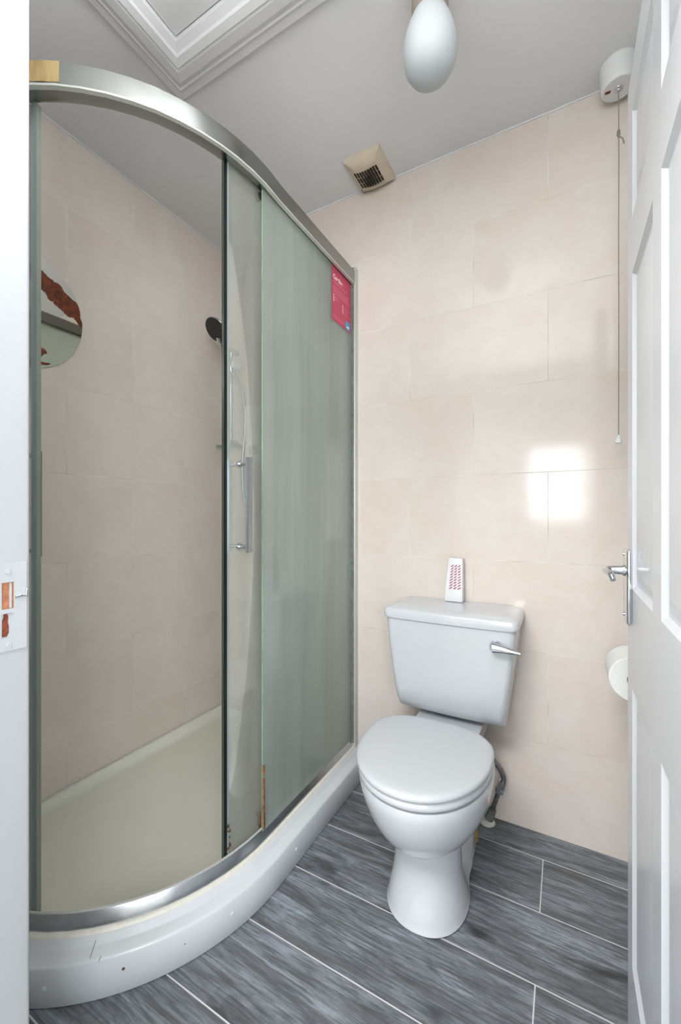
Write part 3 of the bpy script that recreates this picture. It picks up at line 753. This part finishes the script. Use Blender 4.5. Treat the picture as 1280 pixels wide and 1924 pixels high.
# ------------------------------------------------------------ round mirror on the left wall
mr = tag(MB().prof((0.001, -0.872, 1.729), (1, 0, 0), [(0, 0.196), (0.004, 0.196), (0.005, 0.195)], 96).build('mirror', 'mirror'), 'round frameless mirror with brown decayed patches on the tiled shower wall', 'mirror')

# ------------------------------------------------------------ ceiling things
hx0, hx1, hy0, hy1 = 0.447, 1.15, -0.615, -1.18
hatch = thing('loft_hatch', 'white loft hatch with stepped moulded surround in the ceiling', 'loft hatch', (hx0, hy0, CEIL))
hm = MB()
pf = [(0, 0), (0, 0.012), (0.004, 0.016), (0.024, 0.018), (0.028, 0.022), (0.034, 0.026), (0.038, 0.024), (0.044, 0.024), (0.048, 0.030), (0.055, 0.034), (0.080, 0.038), (0.086, 0.036), (0.090, 0.040), (0.108, 0.036), (0.112, 0.030), (0.128, 0.022), (0.130, 0.0)]
hm.loft([[Vector((hx0+s, hy0-s, CEIL-d)), Vector((hx1-s, hy0-s, CEIL-d)), Vector((hx1-s, hy1+s, CEIL-d)), Vector((hx0+s, hy1+s, CEIL-d))] for s, d in pf], False)
hm.build('moulded_surround', 'plaster', hatch, smooth=False)
MB().box(hx0+0.132, hx1-0.132, hy1+0.132, hy0-0.132, CEIL-0.012, CEIL-0.001).build('hatch_panel', 'plaster', hatch, smooth=False)

bx, by = 1.231, -0.5385
lt = thing('ceiling_light', 'unlit opal glass globe hanging from a brown collar on the ceiling', 'light', (bx, by, 2.10))
MB().prof((bx, by, 2.116), (0, 0, 1), [(0, 0.004), (0.003, 0.020), (0.009, 0.036), (0.021, 0.050), (0.039, 0.060), (0.060, 0.064), (0.084, 0.064), (0.110, 0.059), (0.131, 0.052), (0.149, 0.044), (0.160, 0.040)], 48).build('globe', 'opal', lt, angle=60)
MB().prof((bx, by, 2.268), (0, 0, 1), [(0, 0.042), (0.004, 0.044), (0.045, 0.044), (0.052, 0.040)], 40).build('collar', 'brown', lt)
MB().prof((bx, by, 2.318), (0, 0, 1), [(0, 0.040), (0.05, 0.055), (CEIL-2.318, 0.058)], 40).build('ceiling_base', 'creamp', lt)

fx0, fx1, fy0, fy1 = 0.790, 0.936, -0.168, -0.004
fan = thing('extractor_fan', 'cream ceiling extractor vent with slotted grille beside the tiled wall', 'extractor fan', (0.863, -0.086, CEIL))
fm = MB()
def frg(ins, d, bulge=0):
    out = []
    K = 10
    for i in range(K+1): out.append((fx0+ins+(fx1-fx0-2*ins)*i/K, fy0+ins, d))
    for i in range(K+1): out.append((fx1-ins, fy0+ins+(fy1-fy0-2*ins)*i/K, d))
    for i in range(K+1): out.append((fx1-ins-(fx1-fx0-2*ins)*i/K, fy1-ins, d))
    for i in range(K+1): out.append((fx0+ins, fy1-ins-(fy1-fy0-2*ins)*i/K, d))
    return [Vector((x, y, CEIL-d_-bulge*max(0, 1-((x-0.863)/0.073)**2))) for x, y, d_ in out]
fm.loft([frg(0, 0), frg(0, 0.010), frg(0.003, 0.014), frg(0.012, 0.016, 0.010), frg(0.022, 0.017, 0.016), frg(0.030, 0.0175, 0.018)], True)
fm.build('cover', 'creamp', fan, angle=45)
gr = MB()
for r in range(3):
    for c in range(9):
        x = 0.8120+c*0.0108; y = -0.120+r*0.0270
        zb = CEIL-0.0178-0.018*(1-((x+0.003-0.863)/0.073)**2)
        gr.box(x, x+0.0066, y, y+0.0225, zb-0.0008, zb+0.006)
gr.build('grille_slots', 'dark', fan, smooth=False)
MB().box(0.800, 0.812, -0.032, -0.014, CEIL-0.0215, CEIL-0.018).build('maker_badge', 'scratch', fan, smooth=False)

sx, sy = 1.659, -0.060
sw = thing('pull_cord_switch', 'white round ceiling pull switch with long cord beside the open door', 'light switch', (sx, sy, 2.32))
MB().prof((sx, sy, CEIL), (0, 0, -1), [(0, 0.048), (0.006, 0.050), (0.012, 0.0475), (0.060, 0.0455), (0.066, 0.044), (0.070, 0.040)], 48).build('switch_body', 'whitep', sw)
MB().box(sx-0.034, sx-0.020, sy-0.006, sy+0.002, CEIL-0.0712, CEIL-0.069).build('indicator', 'red', sw, smooth=False)
MB().prof((sx, sy, CEIL-0.069), (0, 0, -1), [(0, 0.012), (0.003, 0.011), (0.0045, 0.006), (0.008, 0.0035)], 20).build('cord_outlet', 'alu', sw)
MB().tube([(sx, sy, CEIL-0.070), (sx+0.0008, sy, 2.12), (sx, sy, 1.9), (sx+0.0005, sy, 1.6), (sx, sy, 1.292)], 0.0013, 8).build('cord', 'cord', sw)
MB().prof((sx, sy, 2.176), (0, 0, 1), [(0, 0.0015), (0.008, 0.0050), (0.018, 0.0045), (0.026, 0.0015)], 12).tube([(sx, sy, 2.180), (sx+0.010, sy-0.004, 2.166), (sx+0.013, sy-0.004, 2.150)], 0.0018, 8).build('cord_knot', 'cord', sw)
MB().prof((sx, sy, 1.272), (0, 0, 1), [(0, 0.0095), (0.004, 0.0098), (0.012, 0.0075), (0.020, 0.0040), (0.024, 0.0025)], 24).build('cord_pull', 'whitep', sw)
